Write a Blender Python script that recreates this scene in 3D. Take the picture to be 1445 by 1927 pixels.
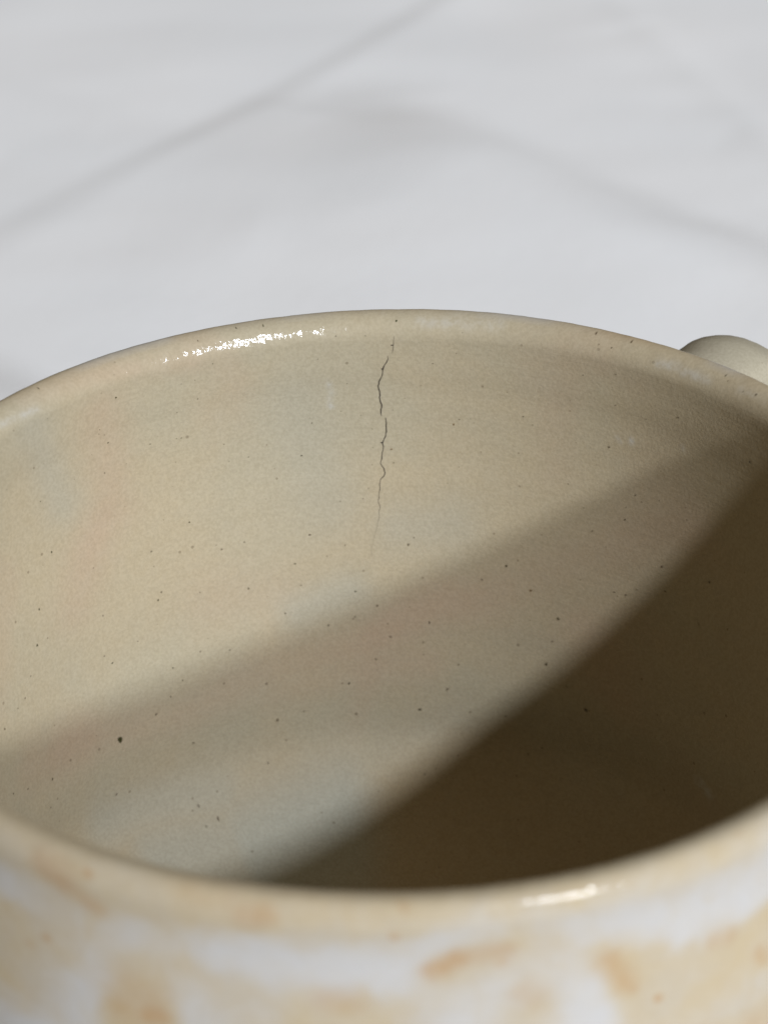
import bpy, bmesh, math, random
import numpy as np
from mathutils import Vector, Matrix, noise

for o in list(bpy.data.objects):
    bpy.data.objects.remove(o)
S = bpy.context.scene
COL = S.collection
CM = 0.01                                   # everything below is given in centimetres

# ------------------------------------------------------------------ camera
cam_d = bpy.data.cameras.new('camera')
cam = bpy.data.objects.new('camera', cam_d)
COL.objects.link(cam)
Rv, Uv, Fv = Vector((0.99986, -0.00876, -0.01451)), Vector((0.01695, 0.51686, 0.8559)), Vector((0.0, 0.85602, -0.51694))
m = Matrix((Rv, Uv, -Fv)).transposed().to_4x4()
m.translation = Vector((-0.0242, -15.3283, 18.0332)) * CM
cam.matrix_world = m
cam_d.sensor_fit = 'HORIZONTAL'
cam_d.sensor_width = 36.0
cam_d.lens = 4500 / 1445 * 36.0
cam_d.clip_start = 0.01
cam_d.clip_end = 50
cam_d.dof.use_dof = True
cam_d.dof.focus_distance = 0.212
cam_d.dof.aperture_fstop = 50
S.camera = cam

# ------------------------------------------------------------------ light: a bright two-part window behind the photographer's right shoulder
W = bpy.data.worlds.new('World'); S.world = W; W.use_nodes = True
bg = W.node_tree.nodes['Background']
bg.inputs['Color'].default_value = (1.0, 0.80, 0.52, 1)
bg.inputs['Strength'].default_value = 0.13

def window_light(name, az, el, dist, size, power, color):
    d = bpy.data.lights.new(name, 'AREA')
    d.shape = 'DISK'; d.size = size; d.energy = power; d.color = color
    o = bpy.data.objects.new(name, d); COL.objects.link(o)
    a, e = math.radians(az), math.radians(el)
    L = Vector((math.sin(a) * math.cos(e), -math.cos(a) * math.cos(e), math.sin(e)))
    o.location = L * dist + Vector((0, 0, 0.07))
    o.rotation_euler = L.to_track_quat('Z', 'Y').to_euler()
window_light('low_window_light', 35.0, 23.0, 6.0, 0.32, 208.0, (0.94, 0.98, 1.06))
window_light('high_window_light', 31.5, 36.9, 6.0, 0.34, 318.0, (0.94, 0.98, 1.06))

S.view_settings.view_transform = 'Standard'
S.view_settings.look = 'None'
S.view_settings.exposure = 0.0
S.view_settings.gamma = 1.0
S.render.engine = 'CYCLES'

# ------------------------------------------------------------------ node helper
class NT:
    def __init__(s, name):
        s.m = bpy.data.materials.new(name); s.m.use_nodes = True
        s.t = s.m.node_tree; s.t.nodes.clear()
    def n(s, typ, ins=None, **kw):
        nd = s.t.nodes.new(typ)
        for k, v in kw.items(): setattr(nd, k, v)
        for k, v in (ins or {}).items(): s.set(nd.inputs[k], v)
        return nd
    def set(s, sock, v):
        if isinstance(v, bpy.types.NodeSocket): s.t.links.new(v, sock)
        else: sock.default_value = v
    def math(s, op, a, b=0.0, c=0.0, clamp=False):
        nd = s.t.nodes.new('ShaderNodeMath'); nd.operation = op; nd.use_clamp = clamp
        for i, v in enumerate((a, b, c)): s.set(nd.inputs[i], v)
        return nd.outputs[0]
    def mix(s, f, a, b, mode='MIX'):
        nd = s.t.nodes.new('ShaderNodeMix'); nd.data_type = 'RGBA'; nd.blend_type = mode
        s.set(nd.inputs[0], f)
        for i, v in ((6, a), (7, b)):
            s.set(nd.inputs[i], v if isinstance(v, bpy.types.NodeSocket) else (*v, 1))
        return nd.outputs[2]
    def noise(s, co, scale, detail=2, rough=0.5, dist=0.0):
        nd = s.n('ShaderNodeTexNoise', {'Vector': co, 'Scale': scale, 'Detail': detail, 'Roughness': rough, 'Distortion': dist})
        return nd.outputs['Fac']
    def ramp(s, v, lo, hi, a=0.0, b=1.0):
        nd = s.n('ShaderNodeMapRange', {'Value': v, 'From Min': lo, 'From Max': hi, 'To Min': a, 'To Max': b}, interpolation_type='SMOOTHSTEP')
        return nd.outputs['Result']
    def attr(s, name):
        return s.n('ShaderNodeAttribute', attribute_name=name).outputs['Fac']

# ------------------------------------------------------------------ materials
def glaze_material():
    t = NT('speckled stoneware glaze')
    co = t.n('ShaderNodeTexCoord').outputs['Object']
    inside, lip, white, rust = t.attr('inside'), t.attr('lip'), t.attr('white'), t.attr('rust')
    rosea, grey, milky_and_glint = t.attr('rose'), t.attr('grey'), t.attr('milky_and_glint')
    # --- inside glaze: soft drifts of buff, grey-green and rose
    n1 = t.noise(co, 38, 3, 0.5, 0.6)
    n2 = t.noise(t.n('ShaderNodeMapping', {'Vector': co, 'Location': (3.1, 1.7, 0.4)}).outputs[0], 46, 2, 0.5, 0.8)
    buff, green, rose = (0.410, 0.341, 0.222), (0.388, 0.340, 0.234), (0.412, 0.314, 0.210)
    c = t.mix(t.ramp(n1, 0.42, 0.62), buff, green)
    rm = t.math('ADD', t.math('MULTIPLY', t.ramp(n2, 0.52, 0.70), 0.35), t.math('MULTIPLY', rosea, t.ramp(n2, 0.3, 0.6, 0.5, 1.0)), clamp=True)
    c = t.mix(rm, c, rose)
    # glaze darker and browner towards the bottom of the well
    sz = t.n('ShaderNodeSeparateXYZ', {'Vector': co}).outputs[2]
    well_tone = t.ramp(t.math('ADD', sz, t.math('MULTIPLY', t.math('SUBTRACT', n1, 0.5), 0.012)), 0.0355, 0.0465, 0.9, 0.0)
    c = t.mix(well_tone, c, (0.36, 0.275, 0.16))
    c = t.mix(grey, c, (0.335, 0.332, 0.272))
    g1 = t.noise(co, 3400, 2, 0.6)
    g2 = t.noise(co, 850, 3, 0.6)
    c_in = t.mix(t.ramp(g1, 0.25, 0.75, 0.2, 0.0), c, (0.13, 0.10, 0.06))
    c_in = t.mix(t.ramp(g2, 0.3, 0.7, 0.0, 0.10), c_in, (0.44, 0.40, 0.31))
    # faint small iron flecks
    vo = t.n('ShaderNodeTexVoronoi', {'Vector': co, 'Scale': 900.0, 'Randomness': 1.0}, feature='F1')
    rad = t.math('MULTIPLY', t.math('POWER', t.n('ShaderNodeSeparateColor', {'Color': vo.outputs['Color']}).outputs[0], 5.0), 0.155)
    fl = t.ramp(t.math('SUBTRACT', vo.outputs['Distance'], rad), -0.03, 0.02, 0.42, 0.0)
    c_in = t.mix(fl, c_in, (0.10, 0.07, 0.035))
    c_in = t.mix(t.math('MULTIPLY', milky_and_glint, t.ramp(g2, 0.35, 0.65, 0.3, 1.0)), c_in, (0.47, 0.48, 0.47))
    # --- outside glaze: cream with milky white runs and rust blooms
    n3 = t.noise(co, 120, 4, 0.55, 0.5)
    cream = t.mix(t.ramp(n3, 0.35, 0.68), (0.405, 0.328, 0.208), (0.395, 0.338, 0.248))
    wn = t.noise(co, 330, 5, 0.68, 0.8)
    wm = t.ramp(t.math('ADD', white, t.math('MULTIPLY', t.math('SUBTRACT', wn, 0.5), 0.85)), 0.0, 1.05)
    c_out = t.mix(t.math('MULTIPLY', wm, 0.86), cream, (0.435, 0.437, 0.440))
    rn = t.math('MULTIPLY', rust, t.ramp(t.noise(co, 340, 3, 0.6), 0.25, 0.7, 0.45, 1.15))
    c_out = t.mix(t.math('MULTIPLY', rn, 0.68, clamp=True), c_out, (0.345, 0.20, 0.082))
    c_out = t.mix(t.ramp(g2, 0.3, 0.7, 0.0, 0.10), c_out, (0.50, 0.46, 0.37))
    # --- lip: thin pale granular glaze
    ln = t.noise(co, 900, 3, 0.65)
    c_lip = t.mix(t.ramp(ln, 0.35, 0.66), (0.325, 0.275, 0.185), (0.39, 0.34, 0.245))
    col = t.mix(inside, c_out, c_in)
    col = t.mix(t.math('MULTIPLY', lip, 0.2), col, c_lip)
    # --- relief
    sep = t.n('ShaderNodeSeparateXYZ', {'Vector': co})
    ringco = t.n('ShaderNodeCombineXYZ', {'X': t.math('MULTIPLY', sep.outputs[0], 0.06), 'Y': t.math('MULTIPLY', sep.outputs[1], 0.06), 'Z': sep.outputs[2]}).outputs[0]
    rings = t.noise(ringco, 1500, 3, 0.6)
    h = t.math('ADD', t.math('MULTIPLY', g1, 0.55), t.math('MULTIPLY', rings, 0.8))
    h = t.math('ADD', h, t.math('MULTIPLY', g2, 0.6))
    bump = t.n('ShaderNodeBump', {'Strength': 0.5, 'Distance': 0.00006, 'Height': h})
    ch = t.math('ADD', t.math('MULTIPLY', t.noise(co, 2000, 2, 0.5), 1.0), t.math('MULTIPLY', t.noise(co, 700, 2, 0.5), 1.2))
    cb = t.n('ShaderNodeBump', {'Strength': t.math('MULTIPLY_ADD', inside, 0.3, 0.3), 'Distance': 0.00012, 'Height': ch})
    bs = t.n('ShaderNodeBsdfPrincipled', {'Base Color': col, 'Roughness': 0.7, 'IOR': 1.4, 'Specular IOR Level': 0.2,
             'Normal': bump.outputs[0], 'Coat Weight': t.math('MULTIPLY_ADD', lip, t.math('MULTIPLY_ADD', inside, 0.5, 0.3), 0.0), 'Coat Roughness': 0.13, 'Coat IOR': 1.5, 'Coat Normal': cb.outputs[0]})
    t.n('ShaderNodeOutputMaterial', {'Surface': bs.outputs[0]})
    return t.m

def mark_material(name, rough=0.6):
    """thin pigment lying in the glaze: colour and cover come from the mark's own vertices"""
    t = NT(name)
    at = t.n('ShaderNodeAttribute', attribute_name='pigment')
    bs = t.n('ShaderNodeBsdfPrincipled', {'Base Color': at.outputs['Color'], 'Roughness': rough, 'Alpha': at.outputs['Alpha'], 'Specular IOR Level': 0.2})
    t.n('ShaderNodeOutputMaterial', {'Surface': bs.outputs[0]})
    return t.m

def sheet_material():
    t = NT('white cotton sheet')
    co = t.n('ShaderNodeTexCoord').outputs['Object']
    a = t.noise(co, 16, 3, 0.5)
    b = t.noise(co, 1500, 2, 0.6)
    col = t.mix(t.ramp(a, 0.3, 0.7), (0.775, 0.785, 0.788), (0.80, 0.803, 0.80))
    col = t.mix(t.ramp(b, 0.3, 0.7, 0.07, 0.0), col, (0.5, 0.5, 0.5))
    h = t.math('ADD', t.math('MULTIPLY', b, 0.6), t.math('MULTIPLY', t.noise(co, 300, 3, 0.6), 2.0))
    bump = t.n('ShaderNodeBump', {'Strength': 0.35, 'Distance': 0.0001, 'Height': h})
    bs = t.n('ShaderNodeBsdfPrincipled', {'Base Color': col, 'Roughness': 0.85, 'Normal': bump.outputs[0], 'Specular IOR Level': 0.15, 'Sheen Weight': 0.1})
    t.n('ShaderNodeOutputMaterial', {'Surface': bs.outputs[0]})
    return t.m

M_GLAZE, M_MARK, M_SHEET = glaze_material(), mark_material('iron pigment'), sheet_material()

# ------------------------------------------------------------------ mesh helpers
def mesh_object(name, verts, faces, mat, parent=None, smooth=True):
    me = bpy.data.meshes.new(name)
    me.from_pydata([tuple(v) for v in verts], [], [tuple(int(i) for i in f) for f in faces])
    me.materials.append(mat)
    if smooth: me.polygons.foreach_set('use_smooth', [True] * len(me.polygons))
    me.update()
    o = bpy.data.objects.new(name, me); COL.objects.link(o)
    if parent: o.parent = parent
    return o
def float_attr(o, name, vals):
    a = o.data.attributes.new(name, 'FLOAT', 'POINT')
    a.data.foreach_set('value', np.asarray(vals, np.float32))
def grid_faces(nu, nv, wrap_u=False):
    u = np.arange(nu if wrap_u else nu - 1); v = np.arange(nv - 1)
    U, V = np.meshgrid(u, v, indexing='ij'); U2 = (U + 1) % nu
    return np.stack([U * nv + V, U2 * nv + V, U2 * nv + V + 1, U * nv + V + 1], -1).reshape(-1, 4)
def spline(P, n):
    P = np.array(P, float); Q = np.vstack([2 * P[0] - P[1], P, 2 * P[-1] - P[-2]]); out = []
    t = (np.arange(n) / n)[:, None]
    for i in range(1, len(Q) - 2):
        a, b, c, d = Q[i - 1:i + 3]
        out.append(.5 * (2 * b + (c - a) * t + (2 * a - 5 * b + 4 * c - d) * t * t + (3 * b - a - 3 * c + d) * t ** 3))
    return np.vstack(out + [P[-1:]])
def sstep(x): x = np.clip(x, 0, 1); return x * x * (3 - 2 * x)
def capsule(x, y, x0, y0, x1, y1):
    dx, dy = x1 - x0, y1 - y0; L = dx * dx + dy * dy + 1e-12
    t = np.clip(((x - x0) * dx + (y - y0) * dy) / L, 0, 1)
    return np.hypot(x - x0 - t * dx, y - y0 - t * dy)

# ------------------------------------------------------------------ the white sheet on the table (folds are modelled)
def axis(fine0, fine1, step, far, growth=1.25):
    a = list(np.arange(fine0, fine1 + 1e-6, step)); lo, s = [], step
    x = fine0
    while x > -far: s *= growth; x -= s; lo.append(x)
    hi, s, x = [], step, fine1
    while x < far: s *= growth; x += s; hi.append(x)
    return np.array(lo[::-1] + a + hi)
def build_sheet():
    xs, ys = axis(-11, 12, 0.12, 150), axis(-8, 40, 0.12, 150)
    X, Y = np.meshgrid(xs, ys, indexing='ij')
    Z = np.zeros_like(X)
    def across(p0, p1):                        # signed distance to a fold line, positive on its right-hand side
        p0, p1 = np.array(p0), np.array(p1); d = (p1 - p0) / np.linalg.norm(p1 - p0); n = np.array((d[1], -d[0]))
        s = (X - p0[0]) * n[0] + (Y - p0[1]) * n[1]; l = (X - p0[0]) * d[0] + (Y - p0[1]) * d[1]
        return s, l, np.linalg.norm(p1 - p0)
    # pressed crease running away to the right: the cotton rises to it and drops sharply behind it
    s, l, L = across((-6.93, 24.66), (1.1, 36.87))
    s = s + 0.12 * np.sin(l * 0.4 + 0.6)
    wd = 1.0 + 0.5 * sstep((6 - l) / 6)
    Z += 0.068 * sstep(s / wd + 0.5) * np.exp(-np.maximum(s, 0) / 2.2)
    # broad soft fold crossing it, falling away to the right behind the mug
    s, l, L = across((-0.62, 31.5), (6.79, 22.65))
    s = s + 0.18 * np.sin(l * 0.5 + 1.0)
    Z += sstep((l + 0.8) / 6.0) * 0.78 * sstep(s / 3.0 + 0.5) * np.exp(-np.maximum(s, 0) / 4.0)
    s, l, L = across((5.35, 37.46), (7.2, 30.78))
    Z += 0.04 * np.exp(-(s / 0.5) ** 2)
    s, l, L = across((-2.26, 31.29), (-0.41, 29.85))
    Z += 0.05 * np.exp(-((l - 1.0) / 1.0) ** 2) * sstep(s / 0.6 + 0.5) * np.exp(-np.maximum(s, 0) / 1.0)
    s, l, L = across((-9.26, 34.38), (-3.29, 29.44))
    Z -= 0.025 * np.exp(-(s / 0.7) ** 2) * np.exp(-((l - 3.5) / 4) ** 2)
    # slack in the cotton
    rng = np.random.default_rng(7)
    for i in range(46):
        lam = rng.uniform(1.8, 7.0); a = rng.uniform(0, math.pi); ph = rng.uniform(0, 6.28)
        Z += 0.0007 * lam ** 1.05 * rng.uniform(0.3, 1.0) * np.sin((X * math.cos(a) + Y * math.sin(a)) * 6.283 / lam + ph)
    for i in range(70):
        cx, cy, w, h = rng.uniform(-9, 10), rng.uniform(14, 38), rng.uniform(.3, .9), rng.normal(0, .009)
        a = rng.uniform(0, math.pi); u = (X - cx) * math.cos(a) + (Y - cy) * math.sin(a); v = -(X - cx) * math.sin(a) + (Y - cy) * math.cos(a)
        Z += h * np.exp(-(u / w) ** 2 - (v / (w * 2.4)) ** 2)
    under = np.exp(-(np.hypot(X, Y) / 5.2) ** 6)               # pressed flat under the mug
    Z = (Z - 0.20) * (1 - under) - 0.004 * under
    Z *= np.exp(-(np.maximum(0, np.hypot(X, Y - 15) - 30) / 40) ** 2)
    o = mesh_object('table_surface', np.stack([X, Y, Z], -1).reshape(-1, 3) * CM, grid_faces(len(xs), len(ys)), M_SHEET)
    o['kind'] = 'structure'
    o['label'] = 'white creased cotton sheet covering the table under the mug'
build_sheet()

# ------------------------------------------------------------------ the mug
LIP_Z, LIP_R, LIP_T = 8.3, 4.0, 0.16
INNER = [(0.0, -5.2), (1.25, -5.18), (2.15, -5.06), (2.95, -4.78), (3.45, -4.25), (3.52, -3.5), (3.66, -2.3), (3.82, -1.0), (3.84, -.05)]
OUTER = [(4.16, -.02), (4.135, -.35), (4.16, -.9), (4.21, -1.8), (4.22, -3.0), (4.07, -5.8), (3.55, -7.5), (3.1, -8.02), (2.85, -8.3), (2.48, -8.3), (2.38, -8.0), (0.0, -7.9)]
IN_D = spline(INNER, 24)
def wobble(th): return 0.010 * np.sin(2 * th + 0.7) + 0.007 * np.sin(3 * th - 1.1) + 0.004 * np.sin(7 * th)
def dent(th, z):                            # the thrower's finger marks: slow unevenness of the inner wall
    return 0.034 * noise.noise(Vector((math.sin(th) * 2.3, math.cos(th) * 2.3, z * 0.55))) + 0.007 * noise.noise(Vector((math.sin(th) * .8, math.cos(th) * .8 + 5, z * 3.2)))
def on_inside(th, z):
    """point and inward normal on the inner wall (lip included), th from the far side towards +x"""
    th, z = float(th), float(z)
    if z > -.05:
        zz = min(max((z + .05) / .21, 0), .999); c = math.sqrt(1 - zz ** 2); r = LIP_R + .04 - .2 * c; q = Vector((-c / .2, zz / .21)).normalized(); nr, nz = q.x, q.y
    else:
        r = float(np.interp(z, IN_D[:, 1], IN_D[:, 0])); s = (float(np.interp(z + .05, IN_D[:, 1], IN_D[:, 0])) - float(np.interp(z - .05, IN_D[:, 1], IN_D[:, 0]))) / .1
        nr, nz = -1 / math.hypot(1, s), s / math.hypot(1, s)
    r += float(wobble(th)) + dent(th, z) * min(1, max(0, -z / .5)); sn, cs = math.sin(th), math.cos(th)
    return Vector((r * sn, r * cs, z + LIP_Z)), Vector((nr * sn, nr * cs, nz))

# marks and one painted glint on the mug, in angle round the mug and height below the lip (cm)
SPECKS = ((-0.6568,-0.145,0.0093,1,0),
    (-0.6869,-0.556,0.0094,0.8,0),
    (-0.7069,-0.396,0.0062,0.7,0),
    (-0.7093,-0.437,0.0062,0.6,0),
    (-0.5775,-0.714,0.0079,0.6,0),
    (-0.4492,-0.397,0.0079,0.6,0),
    (-0.5028,-0.482,0.0063,0.6,0),
    (-0.4969,-0.746,0.0079,0.6,0),
    (-0.509,-0.738,0.0063,0.5,0),
    (-0.408,-0.079,0.0063,0.8,0),
    (-0.4321,0.125,0.0063,0.6,0),
    (-0.3364,0.15,0.0063,0.7,0),
    (-0.7055,-0.831,0.0078,0.7,0),
    (-0.7891,-0.765,0.0047,0.5,0),
    (-0.6447,-0.822,0.0047,0.5,0),
    (-0.5167,-0.966,0.0064,0.5,0),
    (-0.3819,-1.094,0.0064,0.5,0),
    (-0.3331,-1.093,0.0081,0.6,0),
    (-0.3915,-0.916,0.008,0.5,0),
    (-0.8926,-0.811,0.0077,0.8,0),
    (-0.8483,-0.065,0.0061,0.5,0),
    (-0.8349,0.15,0.0061,0.7,0),
    (-0.9243,-0.507,0.0046,0.5,0),
    (-0.8695,-0.479,0.0046,0.4,0),
    (-0.4883,-0.206,0.0063,0.5,0),
    (-0.6635,-1.225,0.0048,0.5,0),
    (-0.5326,-1.191,0.0048,0.4,0),
    (0.03,0.113,0.0079,1,0),
    (0.1643,-0.885,0.0113,0.9,1),
    (0.1778,-0.831,0.0081,0.6,0),
    (-0.2034,-1.16,0.0097,0.9,0),
    (0.0146,-1.15,0.0114,0.7,1),
    (-0.1747,-0.843,0.0081,0.7,0),
    (-0.0879,-0.465,0.0064,0.7,0),
    (0.1147,-0.269,0.008,0.6,0),
    (0.1701,-0.157,0.0064,0.6,0),
    (-0.1116,0.02,0.0063,0.7,0),
    (-0.2749,0.142,0.0079,0.7,0),
    (-0.1044,-0.748,0.0064,0.5,0),
    (-0.0571,-0.8,0.0065,0.5,0),
    (0.0188,-0.755,0.0065,0.5,0),
    (0.0193,-1.286,0.0081,0.6,0),
    (-0.0309,-0.942,0.0065,0.5,0),
    (0.0477,-0.638,0.0048,0.5,0),
    (0.2045,-0.815,0.0064,0.5,0),
    (0.2123,-0.856,0.0048,0.5,0),
    (-0.1558,-0.19,0.0064,0.5,0),
    (-0.2865,-1.005,0.0081,0.5,1),
    (-0.0575,-1.631,0.0066,0.6,0),
    (-0.1142,-1.645,0.0082,0.6,0),
    (-0.0437,-1.529,0.0065,0.5,0),
    (0.1512,-1.472,0.0065,0.4,0),
    (0.1787,-1.306,0.0065,0.4,0),
    (0.1837,0.041,0.0048,0.5,0),
    (-0.0425,0.007,0.0063,0.5,0),
    (-0.2874,-1.535,0.0049,0.5,0),
    (0.3316,-0.732,0.008,0.8,0),
    (0.3556,-0.8,0.008,0.6,0),
    (0.5491,-0.86,0.0111,0.9,0),
    (0.7253,-0.35,0.0093,0.9,0),
    (0.9374,-0.46,0.0106,0.9,0),
    (0.5595,-0.428,0.0079,0.6,0),
    (0.6394,-0.478,0.0078,0.6,0),
    (0.4758,-0.204,0.0079,0.7,0),
    (0.5572,-0.121,0.0078,0.7,0),
    (0.5373,0.094,0.0078,0.7,0),
    (0.5056,0.096,0.0062,0.6,0),
    (0.4892,0.15,0.0078,0.8,0),
    (0.5751,0.15,0.0078,0.8,0),
    (0.8225,0.144,0.0076,0.7,0),
    (0.8358,0.124,0.0061,0.7,0),
    (0.8852,0.107,0.0076,0.6,0),
    (0.9178,0.122,0.009,0.8,0),
    (0.6273,-1.252,0.0095,0.8,0),
    (0.6455,-1.297,0.008,0.7,0),
    (0.6065,-1.396,0.008,0.6,0),
    (0.7652,-1.191,0.0079,0.6,0),
    (0.4976,-1.514,0.0081,0.6,0),
    (0.465,-0.894,0.0064,0.5,0),
    (0.8757,-0.181,0.0061,0.4,0),
    (-0.501,-1.578,0.0097,0.9,0),
    (-0.1951,-1.952,0.0123,0.9,0),
    (-0.8849,-1.325,0.0117,0.9,0),
    (-0.613,-2.228,0.0122,0.8,0),
    (-0.6011,-2.162,0.0122,0.6,0),
    (-0.9596,-1.748,0.0117,0.9,0),
    (-0.9922,-2.042,0.0141,0.9,0),
    (-0.7688,-2.651,0.0121,0.8,0),
    (-0.7742,-2.149,0.0096,0.6,0),
    (-0.3644,-2.388,0.0124,0.7,0),
    (-0.0847,-2.568,0.0125,0.7,0),
    (-0.2723,-2.718,0.0125,0.6,0),
    (-0.1595,-2.902,0.0126,0.7,0),
    (-0.0884,-2.834,0.0126,0.5,0),
    (-0.5755,-3.118,0.0099,0.6,0),
    (-0.515,-2.886,0.0124,0.5,0),
    (-0.5979,-2.956,0.0124,0.5,0),
    (-0.4325,-2.961,0.0125,0.5,0),
    (-0.7851,-3.438,0.0321,1,0),
    (-1.0355,-3.35,0.0145,0.8,0),
    (-0.665,-3.362,0.0174,0.6,0),
    (-0.6155,-3.242,0.0124,0.5,0),
    (-0.339,-3.416,0.0152,0.5,0),
    (-0.1106,-3.549,0.0153,0.7,0),
    (-0.0933,-3.907,0.018,0.6,0),
    (-0.3136,-3.856,0.0205,0.6,0),
    (-0.5612,-3.842,0.0177,0.5,0),
    (-1.1727,-2.494,0.0116,0.9,0),
    (-1.0734,-2.405,0.0117,0.6,0),
    (-1.1072,-2.435,0.0094,0.6,0),
    (-1.0365,-2.261,0.0094,0.6,0),
    (-0.7896,-2.543,0.0097,0.6,0),
    (-0.686,-2.555,0.0098,0.5,0),
    (-0.4965,-2.291,0.0098,0.5,0),
    (-0.3635,-1.915,0.0098,0.6,0),
    (-0.4249,-1.93,0.0122,0.5,0),
    (-0.6122,-1.736,0.0121,0.5,0),
    (-0.2377,-2.224,0.0124,0.6,0),
    (-0.2255,-2.453,0.01,0.5,0),
    (-0.0351,-3.297,0.0152,0.5,0),
    (-0.0282,-2.726,0.0151,0.6,0),
    (-0.2388,-3.81,0.0154,0.4,0),
    (-0.3523,-4.288,0.0155,0.4,0),
    (-1.1367,-3.213,0.0119,0.7,0),
    (-1.1983,-3.111,0.0118,0.7,0),
    (-0.8184,-3.996,0.015,0.5,0),
    (-0.7773,-1.662,0.0071,0.6,0),
    (-0.1069,-2.086,0.0099,0.5,0),
    (-0.5434,-4.585,0.0179,0.6,0),
    (-0.5847,-4.453,0.0179,0.4,0),
    (-1.0611,-3.599,0.0121,0.5,0),
    (-0.5878,-4.603,0.0153,0.3,0),
    (0.3072,-2.246,0.0149,0.9,0),
    (0.3745,-2.458,0.015,0.8,1),
    (0.7216,-1.841,0.0145,0.8,0),
    (0.8624,-1.775,0.0143,0.7,0),
    (0.4536,-2.686,0.02,0.7,0),
    (0.4297,-3.19,0.0177,0.8,0),
    (0.0833,-3.872,0.0207,0.8,0),
    (0.1593,-3.623,0.018,0.6,0),
    (0.5531,-3.55,0.0228,0.8,0),
    (0.1092,-2.905,0.0152,0.6,0),
    (0.0054,-3.058,0.0153,0.5,0),
    (0.4422,-2.935,0.0126,0.6,0),
    (0.6066,-1.52,0.0121,0.7,0),
    (0.524,-1.722,0.0122,0.5,0),
    (0.5997,-2.257,0.0123,0.6,0),
    (0.6322,-2.247,0.0122,0.6,0),
    (0.6601,-2.156,0.0122,0.5,0),
    (0.0544,-2.098,0.015,0.6,0),
    (0.0687,-2.026,0.01,0.5,0),
    (0.2453,-2.419,0.0125,0.6,0),
    (0.7395,-2.064,0.0121,0.5,0),
    (0.8503,-2.219,0.0192,0.3,0),
    (0.9106,-3.036,0.0195,0.4,0),
    (0.4922,-3.366,0.0152,0.4,0),
    (0.3216,-3.863,0.0155,0.5,0),
    (0.0923,-3.117,0.0127,0.5,0),
    (0.1889,-3.342,0.0128,0.5,0),
    (0.89,-2.476,0.0121,0.3,0),
    (0.4296,-4.135,0.0155,0.3,0),
    (0.767,-3.304,0.0149,0.3,0))
CRACK = [[[0.0254,0.006,0.2],[0.0235,-0.046,0.4],[0.022,-0.09,0.55],[0.0201,-0.134,0.55],[0.0193,-0.179,0.3]],
 [[0.0096,-0.189,0.3],[0.01,-0.223,0.6],[0.0055,-0.256,0.9],[0.0011,-0.29,0.9],[-0.0016,-0.323,1],[-0.0039,-0.372,0.8],[-0.0072,-0.409,0.7],[-0.0125,-0.45,1],[-0.0145,-0.499,1],[-0.012,-0.545,1],[-0.0104,-0.575,1],[-0.0115,-0.62,1],[-0.012,-0.658,1],[-0.0083,-0.696,1],[-0.0075,-0.718,1],[-0.0094,-0.748,1],[-0.009,-0.786,0.9],[-0.0067,-0.819,0.5]],
 [[0.0021,-0.824,0.5],[0.0022,-0.891,1],[0.0013,-0.943,1],[0.0032,-0.98,1],[0.0001,-1.021,0.9],[-0.0045,-1.061,0.9],[-0.0058,-1.083,1],[-0.0033,-1.119,0.9],[-0.0038,-1.123,0.7],[-0.0058,-1.171,0.8],[-0.0095,-1.211,0.9],[-0.0088,-1.248,0.8],[-0.0116,-1.288,0.7],[-0.0086,-1.317,0.7],[-0.0047,-1.336,0.8],[-0.0022,-1.376,0.9],[-0.0041,-1.413,0.8],[-0.0124,-1.445,0.7],[-0.0158,-1.489,0.6],[-0.0165,-1.541,0.6],[-0.0189,-1.584,0.55],[-0.0178,-1.622,0.55],[-0.0193,-1.665,0.5],[-0.0163,-1.703,0.5],[-0.016,-1.736,0.45],[-0.018,-1.769,0.4],[-0.0169,-1.814,0.35],[-0.0227,-1.872,0.35],[-0.0238,-1.902,0.3],[-0.0299,-1.991,0.2],[-0.0369,-2.079,0.2],[-0.0401,-2.139,0.15],[-0.0397,-2.222,0.1]],
 [[0.0168,-0.088,0.9],[0.022,-0.088,0.9]],
 [[-0.0068,-0.327,0.9],[-0.0016,-0.325,0.9]],
 [[-0.0113,-1.081,0.9],[-0.0058,-1.083,0.9]]]
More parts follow.
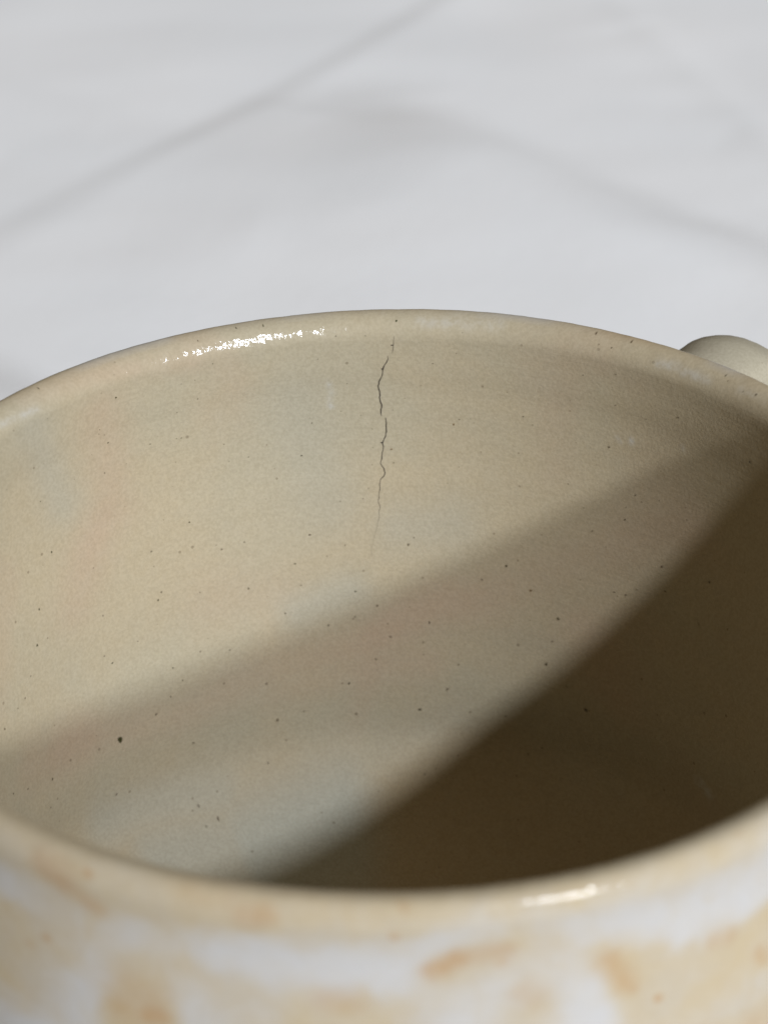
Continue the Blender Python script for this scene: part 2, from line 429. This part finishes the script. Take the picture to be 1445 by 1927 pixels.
WHITE = ((-0.65,0.189,0.1),
    (-0.571,0.133,0.05),
    (-0.484,0.015,0.15),
    (-0.409,0.039,0.1),
    (-0.319,0.06,0.05),
    (-0.234,0.07,0.05),
    (-0.153,0.065,0.05),
    (-0.073,0.081,0.05),
    (-0.016,0.092,0.05),
    (-0.648,0.489,0.7),
    (-0.593,0.504,0.6),
    (-0.62,0.281,0.35),
    (-0.545,0.489,0.4),
    (-0.496,0.255,0.1),
    (-0.433,0.17,0.35),
    (-0.528,0.183,0),
    (-0.474,0.319,0),
    (-0.375,0.195,0.1),
    (-0.338,0.306,0.05),
    (-0.273,0.195,0.1),
    (-0.216,0.157,0),
    (-0.151,0.183,0.15),
    (-0.073,0.202,0.2),
    (-0.447,0.489,0.55),
    (-0.401,0.504,0.75),
    (-0.357,0.52,0.65),
    (-0.313,0.489,0.6),
    (-0.256,0.393,0.6),
    (-0.258,0.554,0.85),
    (-0.194,0.406,0.7),
    (-0.196,0.572,0.95),
    (-0.133,0.331,0.5),
    (-0.135,0.554,1),
    (-0.074,0.432,0.85),
    (-0.075,0.591,1),
    (-0.019,0.356,0.6),
    (-0.019,0.52,1),
    (-0.02,0.666,0.9),
    (-0.116,0.706,0.75),
    (-0.177,0.686,0.5),
    (-0.239,0.747,0.25),
    (-0.303,0.768,0.3),
    (-0.158,0.857,0.2),
    (-0.097,0.812,0.1),
    (-0.036,0.812,0.1),
    (-0.262,0.93,0.35),
    (-0.199,0.981,0.3),
    (-0.117,0.955,0.25),
    (-0.037,0.955,0.15),
    (-0.341,0.686,0.1),
    (-0.367,0.628,0.45),
    (-0.405,0.768,0.2),
    (-0.417,0.93,0.2),
    (-0.378,0.812,0.35),
    (-0.33,0.881,0.5),
    (-0.318,0.981,0.65),
    (-0.311,1.123,0.7),
    (-0.463,0.881,0.6),
    (-0.495,1.064,0.7),
    (-0.502,1.249,0.75),
    (-0.514,1.386,0.7),
    (-0.57,1.283,0.5),
    (-0.624,1.249,0.25),
    (-0.645,0.812,0.15),
    (-0.589,0.812,0.15),
    (-0.537,0.834,0.25),
    (-0.651,1.153,0.15),
    (-0.6,1.533,0.5),
    (-0.665,1.61,0.4),
    (-0.506,0.554,0.3),
    (-0.428,1.093,0),
    (-0.448,1.217,0),
    (-0.39,1.036,0.05),
    (-0.363,1.093,0.1),
    (-0.401,1.217,0),
    (0.004,0.024,0.05),
    (0.082,0.092,0.05),
    (0.182,0.103,0.05),
    (0.264,0.092,0.05),
    (0.35,0.103,0.05),
    (0.438,0.133,0.1),
    (0.534,0.157,0.1),
    (0.586,0.17,0.1),
    (0.023,0.164,0.1),
    (0.14,0.164,0.15),
    (0.221,0.176,0.15),
    (0.304,0.176,0.1),
    (0.391,0.164,0.15),
    (0.003,0.331,0.7),
    (0.002,0.537,1),
    (0.002,0.686,0.8),
    (0.042,0.432,0.85),
    (0.034,0.628,0.6),
    (0.061,0.294,0.7),
    (0.101,0.241,0.75),
    (0.148,0.255,0.8),
    (0.221,0.281,0.8),
    (0.263,0.306,0.85),
    (0.305,0.306,0.8),
    (0.286,0.432,0.8),
    (0.348,0.294,0.8),
    (0.352,0.46,0.85),
    (0.392,0.294,0.8),
    (0.398,0.554,0.95),
    (0.438,0.294,0.7),
    (0.444,0.489,0.9),
    (0.47,0.686,0.9),
    (0.514,0.393,0.75),
    (0.519,0.572,0.95),
    (0.564,0.343,0.8),
    (0.572,0.591,0.85),
    (0.611,0.306,0.8),
    (0.62,0.537,0.8),
    (0.505,0.706,0.5),
    (0.102,0.46,0),
    (0.07,0.537,0),
    (0.142,0.474,0.05),
    (0.182,0.446,0.1),
    (0.223,0.406,0.15),
    (0.248,0.432,0.2),
    (0.114,0.591,0.1),
    (0.162,0.554,0.25),
    (0.054,0.591,0.1),
    (0.207,0.554,0.45),
    (0.258,0.572,0.55),
    (0.233,0.666,0.5),
    (0.288,0.647,0.5),
    (0.276,0.79,0.75),
    (0.311,0.905,0.95),
    (0.289,1.064,0.9),
    (0.333,1.123,1),
    (0.267,0.955,0.8),
    (0.208,0.834,0.15),
    (0.192,0.93,0.25),
    (0.225,1.008,0.35),
    (0.163,0.768,0.6),
    (0.122,0.79,0.65),
    (0.081,0.812,0.5),
    (0.101,0.955,0.7),
    (0.053,0.881,0.4),
    (0.021,0.812,0.2),
    (0.001,0.881,0.2),
    (0.309,0.609,0.1),
    (0.354,0.666,0.05),
    (0.355,0.881,0),
    (0.369,1.064,0.05),
    (0.379,1.249,0.1),
    (0.4,0.747,0.05),
    (0.448,0.93,0.05),
    (0.496,0.834,0.05),
    (0.449,1.185,0.1),
    (0.5,1.386,0.3),
    (0.552,1.386,0.35),
    (0.607,1.422,0.3),
    (0.594,1.217,0.2),
    (0.628,1.153,0.15),
    (0.575,0.905,0.05),
    (0.625,0.881,0.1),
    (0.549,1.064,0.1),
    (0.632,1.689,0.4),
    (0.499,1.185,0.15),
    (0.426,1.317,0.15))
RUST = ((-0.554,0.183,-0.524,0.241,0.095,1.0),
    (-0.497,0.306,-0.472,0.38,0.063,0.875),
    (-0.482,0.121,-0.478,0.127,0.023,1.125),
    (-0.224,0.183,-0.195,0.151,0.061,1.125),
    (-0.205,0.109,-0.202,0.115,0.023,0.625),
    (-0.41,1.093,-0.407,1.093,0.185,0.5625),
    (-0.396,1.153,-0.373,1.123,0.064,1.125),
    (-0.31,0.024,-0.26,0.049,0.1,0.4375),
    (-0.101,0.79,-0.068,0.79,0.078,0.4375),
    (0.054,0.572,0.092,0.474,0.062,1.0),
    (0.092,0.474,0.164,0.446,0.061,0.5625),
    (0.33,0.706,0.358,0.905,0.071,0.75),
    (0.362,0.93,0.371,0.981,0.04,0.625),
    (0.415,1.123,0.417,1.123,0.02,1.4),
    (0.52,0.834,0.546,0.857,0.056,0.75),
    (0.614,1.123,0.626,1.185,0.05,0.625),
    (0.012,0.024,0.014,0.049,0.023,0.875),
    (-0.002,0.255,-0.0,0.255,0.019,1.0),
    (-0.575,0.812,-0.573,0.812,0.032,1.0),
    (-0.613,0.93,-0.61,0.93,0.029,0.5),
    (0.562,0.049,0.563,0.054,0.02,0.5),
    (0.157,0.537,0.16,0.537,0.039,0.75),
    (0.198,0.812,0.206,0.834,0.078,0.4375))
ROSE = ((-1.095,-3.063,-0.608,-3.48,0.215,0.8),
    (-0.608,-3.48,-0.116,-3.14,0.226,0.8),
    (-0.116,-3.14,0.306,-2.492,0.228,0.75),
    (0.306,-2.492,0.788,-1.334,0.249,0.5),
    (-0.342,-3.496,0.098,-3.359,0.203,0.5),
    (-0.699,-0.258,-0.692,-1.222,0.21,0.7),
    (-0.714,-1.191,-0.847,-1.872,0.214,0.8),
    (-0.886,0.15,-0.589,0.058,0.073,0.9),
    (-0.589,0.058,-0.459,-0.017,0.103,0.6),
    (0.532,-0.068,0.615,-0.14,0.118,0.3),
    (-0.463,-2.421,-0.292,-2.516,0.297,0.35),
    (0.528,-2.693,0.672,-3.299,0.248,0.5))
GREY = ((-0.599,-4.21,-0.053,-4.336,0.307,0.2),
    (-0.48,-4.844,-0.148,-4.73,0.359,0.95),
    (-0.191,-4.621,0.171,-4.008,0.234,0.3),
    (-0.872,-4.205,-0.506,-4.448,0.276,0.6),
    (-0.776,-4.656,-0.472,-4.821,0.304,0.75),
    (0.03,-1.919,0.164,-1.901,0.248,0.35),
    (-0.239,-2.718,-0.097,-2.557,0.201,0.5),
    (-0.828,-0.957,-0.893,-0.059,0.187,0.4),
    (-0.208,-0.63,-0.142,-1.726,0.29,0.3))
MILKY_AND_GLINT = ((0.659,0.072,0.708,0.09,0.028,0.5),
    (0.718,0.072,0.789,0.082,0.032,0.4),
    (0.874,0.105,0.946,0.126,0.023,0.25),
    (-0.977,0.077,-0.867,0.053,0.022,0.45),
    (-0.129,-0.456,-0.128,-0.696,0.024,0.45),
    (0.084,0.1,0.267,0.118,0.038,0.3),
    (0.925,-3.745,0.967,-3.801,0.044,0.5),  # reflected glint low on the right wall, painted into the glaze colour
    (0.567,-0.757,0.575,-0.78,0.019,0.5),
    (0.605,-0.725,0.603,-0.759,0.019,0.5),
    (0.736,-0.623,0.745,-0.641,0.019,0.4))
HANDLE_AZ = 36.5
HANDLE_PATH = [(4.17, -1.2), (4.5, -0.88), (4.98, -0.64), (5.45, -0.68), (6.0, -1.2), (6.4, -2.2), (6.4, -3.5), (5.9, -4.7), (5.0, -5.4), (4.1, -5.5)]

def build_body(root):
    outd = spline(OUTER[:6], 40); outd2 = spline(OUTER[5:], 6)[1:]
    a = np.linspace(math.pi, 0, 30)[1:-1]
    lip = np.stack([LIP_R + .04 + np.where(np.cos(a) < 0, .2, .12) * np.cos(a), np.where(np.cos(a) < 0, .21 * np.sin(a) - .05, LIP_T * np.sin(a))], -1)      # broad roll inside, tight one outside
    prof = np.vstack([IN_D[1:], lip, outd, outd2[:-1]])
    n_in, n_lip = len(IN_D) - 1, len(lip)
    NT_, NV = 960, len(prof)
    th = np.arange(NT_) / NT_ * 2 * math.pi
    TH = np.repeat(th[:, None], NV, 1); R = np.repeat(prof[None, :, 0], NT_, 0); Z = np.repeat(prof[None, :, 1], NT_, 0)
    k = sstep(R / 2.5)
    R = R + wobble(TH) * k
    for j in range(n_in):
        zz = float(prof[j, 1]); kk = min(1, max(0, -zz / .5)) * min(1, float(prof[j, 0]) / 2.5)
        R[:, j] += [dent(float(q), zz) * kk for q in th]
    V = np.stack([R * np.sin(TH), R * np.cos(TH), Z + LIP_Z], -1).reshape(-1, 3)
    # grit on the lip
    lipw = np.exp(-((prof[:, 1] - .07) / .15) ** 2); lipw[prof[:, 1] < -1.0] = 0
    LW = np.tile(lipw, NT_)
    for i in np.nonzero(LW > .25)[0]:
        p = V[i]; n = noise.noise(Vector(p * 16.0)) * 0.0022 + noise.noise(Vector(p * 5.0)) * 0.004
        V[i] = p * (1 + 0) + np.array((0, 0, n * LW[i]))
    idx = np.tile(np.arange(NV), NT_)
    inside = sstep((n_in + n_lip * 0.75 - idx) / (n_lip * .5))
    # outside glaze pattern in (arc, height) on the wall, angle counted from the side opposite the far rim
    tho = np.arctan2(V[:, 0], -V[:, 1]); zo = V[:, 2] - LIP_Z
    hx = tho * 4.17
    seg = np.hypot(*np.diff(prof, axis=0).T); cum = np.concatenate([[0], np.cumsum(seg)]); top = n_in + int(np.argmax(lip[:, 1]))
    arc = np.tile(cum - cum[top], NT_)                      # distance down the outside, from the top of the lip
    outm = (idx >= n_in + n_lip * .35)
    wv = np.zeros(len(V)); rv = np.zeros(len(V))
    nz = np.array([noise.noise(Vector((x * 1.6, z * 1.6, 3.0))) + .5 * noise.noise(Vector((x * 4, z * 4, 7.0))) if o else 0 for x, z, o in zip(hx, V[:, 2], outm)])
    sel = np.nonzero(outm & (np.abs(tho) < .95) & (arc < 1.7))[0]
    px, py = hx[sel] + nz[sel] * .05, arc[sel] + np.roll(nz, 7 * NV)[sel] * .05
    num, den = np.full(len(sel), 1e-7 * .3), np.full(len(sel), 1e-7)
    for a0, s0, w in WHITE:
        k_ = np.exp(-((px - a0 * 4.17) ** 2 + (py - s0) ** 2) / (2 * .095 ** 2)); num += k_ * w; den += k_
    wv[sel] = num / den
    for a0, z0, a1, z1, r, w in RUST:
        d = capsule(hx, arc, a0 * 4.17, z0, a1 * 4.17, z1) + nz * 0.025
        rv = np.maximum(rv, w * (1 - sstep(d / (r * 2.3))))
    nb_ = np.array([noise.noise(Vector((x * .7, z * .7, 13.0))) + .35 * noise.noise(Vector((x * 2, z * 2, 17.0))) if o else 0 for x, z, o in zip(hx, V[:, 2], outm)])
    # the same glaze goes on round the mug and down its side
    away = np.clip(np.maximum(sstep((np.abs(tho) - .72) / .1), sstep((arc - 1.45) / .2)), 0, 1)
    wv = np.where(outm, wv * (1 - away) + away * sstep((nb_ + .15) / .5), 0)
    rv = np.where(outm, rv * (1 - away) + away * .7 * sstep((-nb_ - .25) / .3), 0)
    def field(blobs):
        f = np.zeros(len(V)); ix = np.arctan2(V[:, 0], V[:, 1]) * 3.7
        for a0, z0, a1, z1, r, w in blobs:
            d = capsule(ix, V[:, 2] - LIP_Z, a0 * 3.7, z0, a1 * 3.7, z1)
            f = np.maximum(f, w * np.exp(-(d / (r * 1.15)) ** 2))
        return np.where(idx < n_in + n_lip * .5, f, 0)
    rose, grey, milky_and_glint = field(ROSE), field(GREY), field(MILKY_AND_GLINT)
    # poles
    F = grid_faces(NT_, NV, True)
    V = np.vstack([V, [[0, 0, -5.2 + LIP_Z], [0, 0, -7.9 + LIP_Z]]]); nb = NT_ * NV
    i0 = np.arange(NT_) * NV; i1 = np.roll(i0, -1)
    tri = [(nb, int(p), int(q)) for p, q in zip(i1, i0)] + [(nb + 1, int(p), int(q)) for p, q in zip(i0 + NV - 1, i1 + NV - 1)]
    faces = [tuple(f) for f in F[:, ::-1].tolist()] + [t[::-1] if False else t for t in tri]
    o = mesh_object('body', V * CM, faces, M_GLAZE, root)
    bm = bmesh.new(); bm.from_mesh(o.data); bmesh.ops.recalc_face_normals(bm, faces=bm.faces[:]); bm.to_mesh(o.data); bm.free()
    pad = lambda v, q: np.concatenate([v, q])
    float_attr(o, 'inside', pad(inside, [1, 0])); float_attr(o, 'lip', pad(LW, [0, 0]))
    float_attr(o, 'white', pad(wv, [0, 0])); float_attr(o, 'rust', pad(rv, [0, 0]))
    for nm, v in (('rose', rose), ('grey', grey), ('milky_and_glint', milky_and_glint)): float_attr(o, nm, pad(v, [0, 0]))
    return o

def build_handle(root):
    az = math.radians(HANDLE_AZ)
    path = spline(HANDLE_PATH, 12); n, K = len(path), 28
    t = np.gradient(path, axis=0); t /= np.linalg.norm(t, axis=1)[:, None]
    nrm = np.stack([-t[:, 1], t[:, 0]], -1)
    V = []
    for i in range(n):
        f = i / (n - 1); hw = 0.44 + 0.16 * (abs(2 * f - 1) ** 3); ht = 0.30 + 0.10 * (abs(2 * f - 1) ** 4)
        for k in range(K):
            q = 2 * math.pi * k / K; c, s = math.cos(q), math.sin(q)
            w = hw * math.copysign(abs(c) ** .95, c); h = ht * math.copysign(abs(s) ** .95, s)
            h += 0.02 * noise.noise(Vector((i * .2, k * .3, 0)))
            ro, z = path[i] + nrm[i] * h
            V.append((ro * math.sin(az) + w * math.cos(az), ro * math.cos(az) - w * math.sin(az), z + LIP_Z))
    faces = [tuple(f) for f in np.array([[i * K + k, i * K + (k + 1) % K, (i + 1) * K + (k + 1) % K, (i + 1) * K + k] for i in range(n - 1) for k in range(K)]).tolist()]
    faces += [tuple(range(K))[::-1], tuple((n - 1) * K + k for k in range(K))]
    o = mesh_object('handle', np.array(V) * CM, faces, M_GLAZE, root)
    bm = bmesh.new(); bm.from_mesh(o.data); bmesh.ops.recalc_face_normals(bm, faces=bm.faces[:]); bm.to_mesh(o.data); bm.free()
    N = len(V)
    float_attr(o, 'inside', np.full(N, 1.0)); float_attr(o, 'grey', np.full(N, .55)); float_attr(o, 'lip', np.zeros(N)); float_attr(o, 'white', np.zeros(N)); float_attr(o, 'rust', np.zeros(N))
    return o

def set_pigment(o, cols):
    a = o.data.attributes.new('pigment', 'FLOAT_COLOR', 'POINT')
    a.data.foreach_set('color', np.asarray(cols, np.float32).reshape(-1))

def frame(th, z):
    p, nrm = on_inside(th, z)
    e1 = Vector((math.cos(th), -math.sin(th), 0)); e2 = nrm.cross(e1).normalized()
    return p, nrm, e1, e2

def build_specks(root):
    rnd = random.Random(5); V, F, C = [], [], []
    K = 12
    for th, z, r, dark, kind in SPECKS:
        col = (0.16, 0.085, 0.02) if kind else (0.035 + .03 * rnd.random(), 0.026 + .02 * rnd.random(), 0.012)
        p, nrm, e1, e2 = frame(th, z); r *= .92; dark *= .72 if dark < .95 else 1
        b = len(V); V.append(p + nrm * 0.006); C.append((*col, min(1, dark * 1.1)))
        ph = rnd.random() * 6.28; sq = rnd.uniform(.88, 1.15)
        for ring, (rr, al) in enumerate(((.42, dark * 1.0), (.8, dark * .55), (1.25, 0.0))):
            for k in range(K):
                q = 2 * math.pi * k / K
                w = r * rr * (1 + .10 * math.sin(2 * q + ph) + .12 * math.sin(3 * q + 2 * ph))
                a, c = w * math.cos(q) * sq, w * math.sin(q) / sq
                pp, nn = on_inside(th + a / 3.7, z + c)
                V.append(pp + nn * 0.006); C.append((*col, al))
        for k in range(K):
            k2 = (k + 1) % K
            F.append((b, b + 1 + k, b + 1 + k2))
            for ring in (0, 1):
                o0, o1 = b + 1 + ring * K, b + 1 + (ring + 1) * K
                F.append((o0 + k, o1 + k, o1 + k2, o0 + k2))
    o = mesh_object('iron_specks', [v * CM for v in V], F, M_MARK, root)
    set_pigment(o, C); o['kind'] = 'stuff'
    o['label'] = 'tiny dark iron specks scattered over the inner wall'

def build_crack(root):
    rnd = random.Random(9); V, F, C = [], [], []
    for line in CRACK:
        L = np.array(line); seg = np.hypot(np.diff(L[:, 0]) * 3.7, np.diff(L[:, 1])); s = np.concatenate([[0], np.cumsum(seg)])
        n = max(3, int(s[-1] / 0.012)); u = np.linspace(0, s[-1], n)
        th, z, al = (np.interp(u, s, L[:, i]) for i in range(3))
        jx = np.array([noise.noise(Vector((q * 14, 3.3, 0))) * .009 + noise.noise(Vector((q * 40, 9.3, 0))) * .004 for q in (z + th)])
        short = len(line) == 2
        if not short: th = th + jx / 3.7
        for i in range(n):
            i0, i1 = max(0, i - 1), min(n - 1, i + 1)
            tx, tz = (th[i1] - th[i0]) * 3.7, z[i1] - z[i0]; q = math.hypot(tx, tz) or 1
            px, pz = -tz / q, tx / q
            w = (0.0017 + 0.0019 * al[i]) * (1 + .35 * noise.noise(Vector((u[i] * 30, 1.7, float(th[0] * 50)))))
            a = min(1.0, al[i] * (0.9 + .35 * noise.noise(Vector((u[i] * 22, 5.1, 0)))))
            if i in (0, n - 1): a = 0.0 if not short else a
            for f, aa in ((-1.9, 0), (-.7, a), (.7, a), (1.9, 0)):
                pp, nn = on_inside(th[i] + px * w * f / 3.7, z[i] + pz * w * f)
                V.append(pp + nn * 0.006); C.append((0.055, 0.045, 0.036, max(0, aa * .88)))
        b = len(V) - n * 4
        F += [(b + i * 4 + j, b + i * 4 + j + 1, b + i * 4 + j + 5, b + i * 4 + j + 4) for i in range(n - 1) for j in range(3)]
    o = mesh_object('hairline_crack', [v * CM for v in V], F, M_MARK, root)
    set_pigment(o, C); o['label'] = 'thin jagged dark hairline crack running down from the rim'

mug = bpy.data.objects.new('mug', None); COL.objects.link(mug); mug.empty_display_size = 0.03
mug['label'] = 'handmade speckled beige stoneware mug with a hairline crack inside, standing on white sheet'
mug['category'] = 'mug'
build_body(mug); build_handle(mug); build_specks(mug); build_crack(mug)
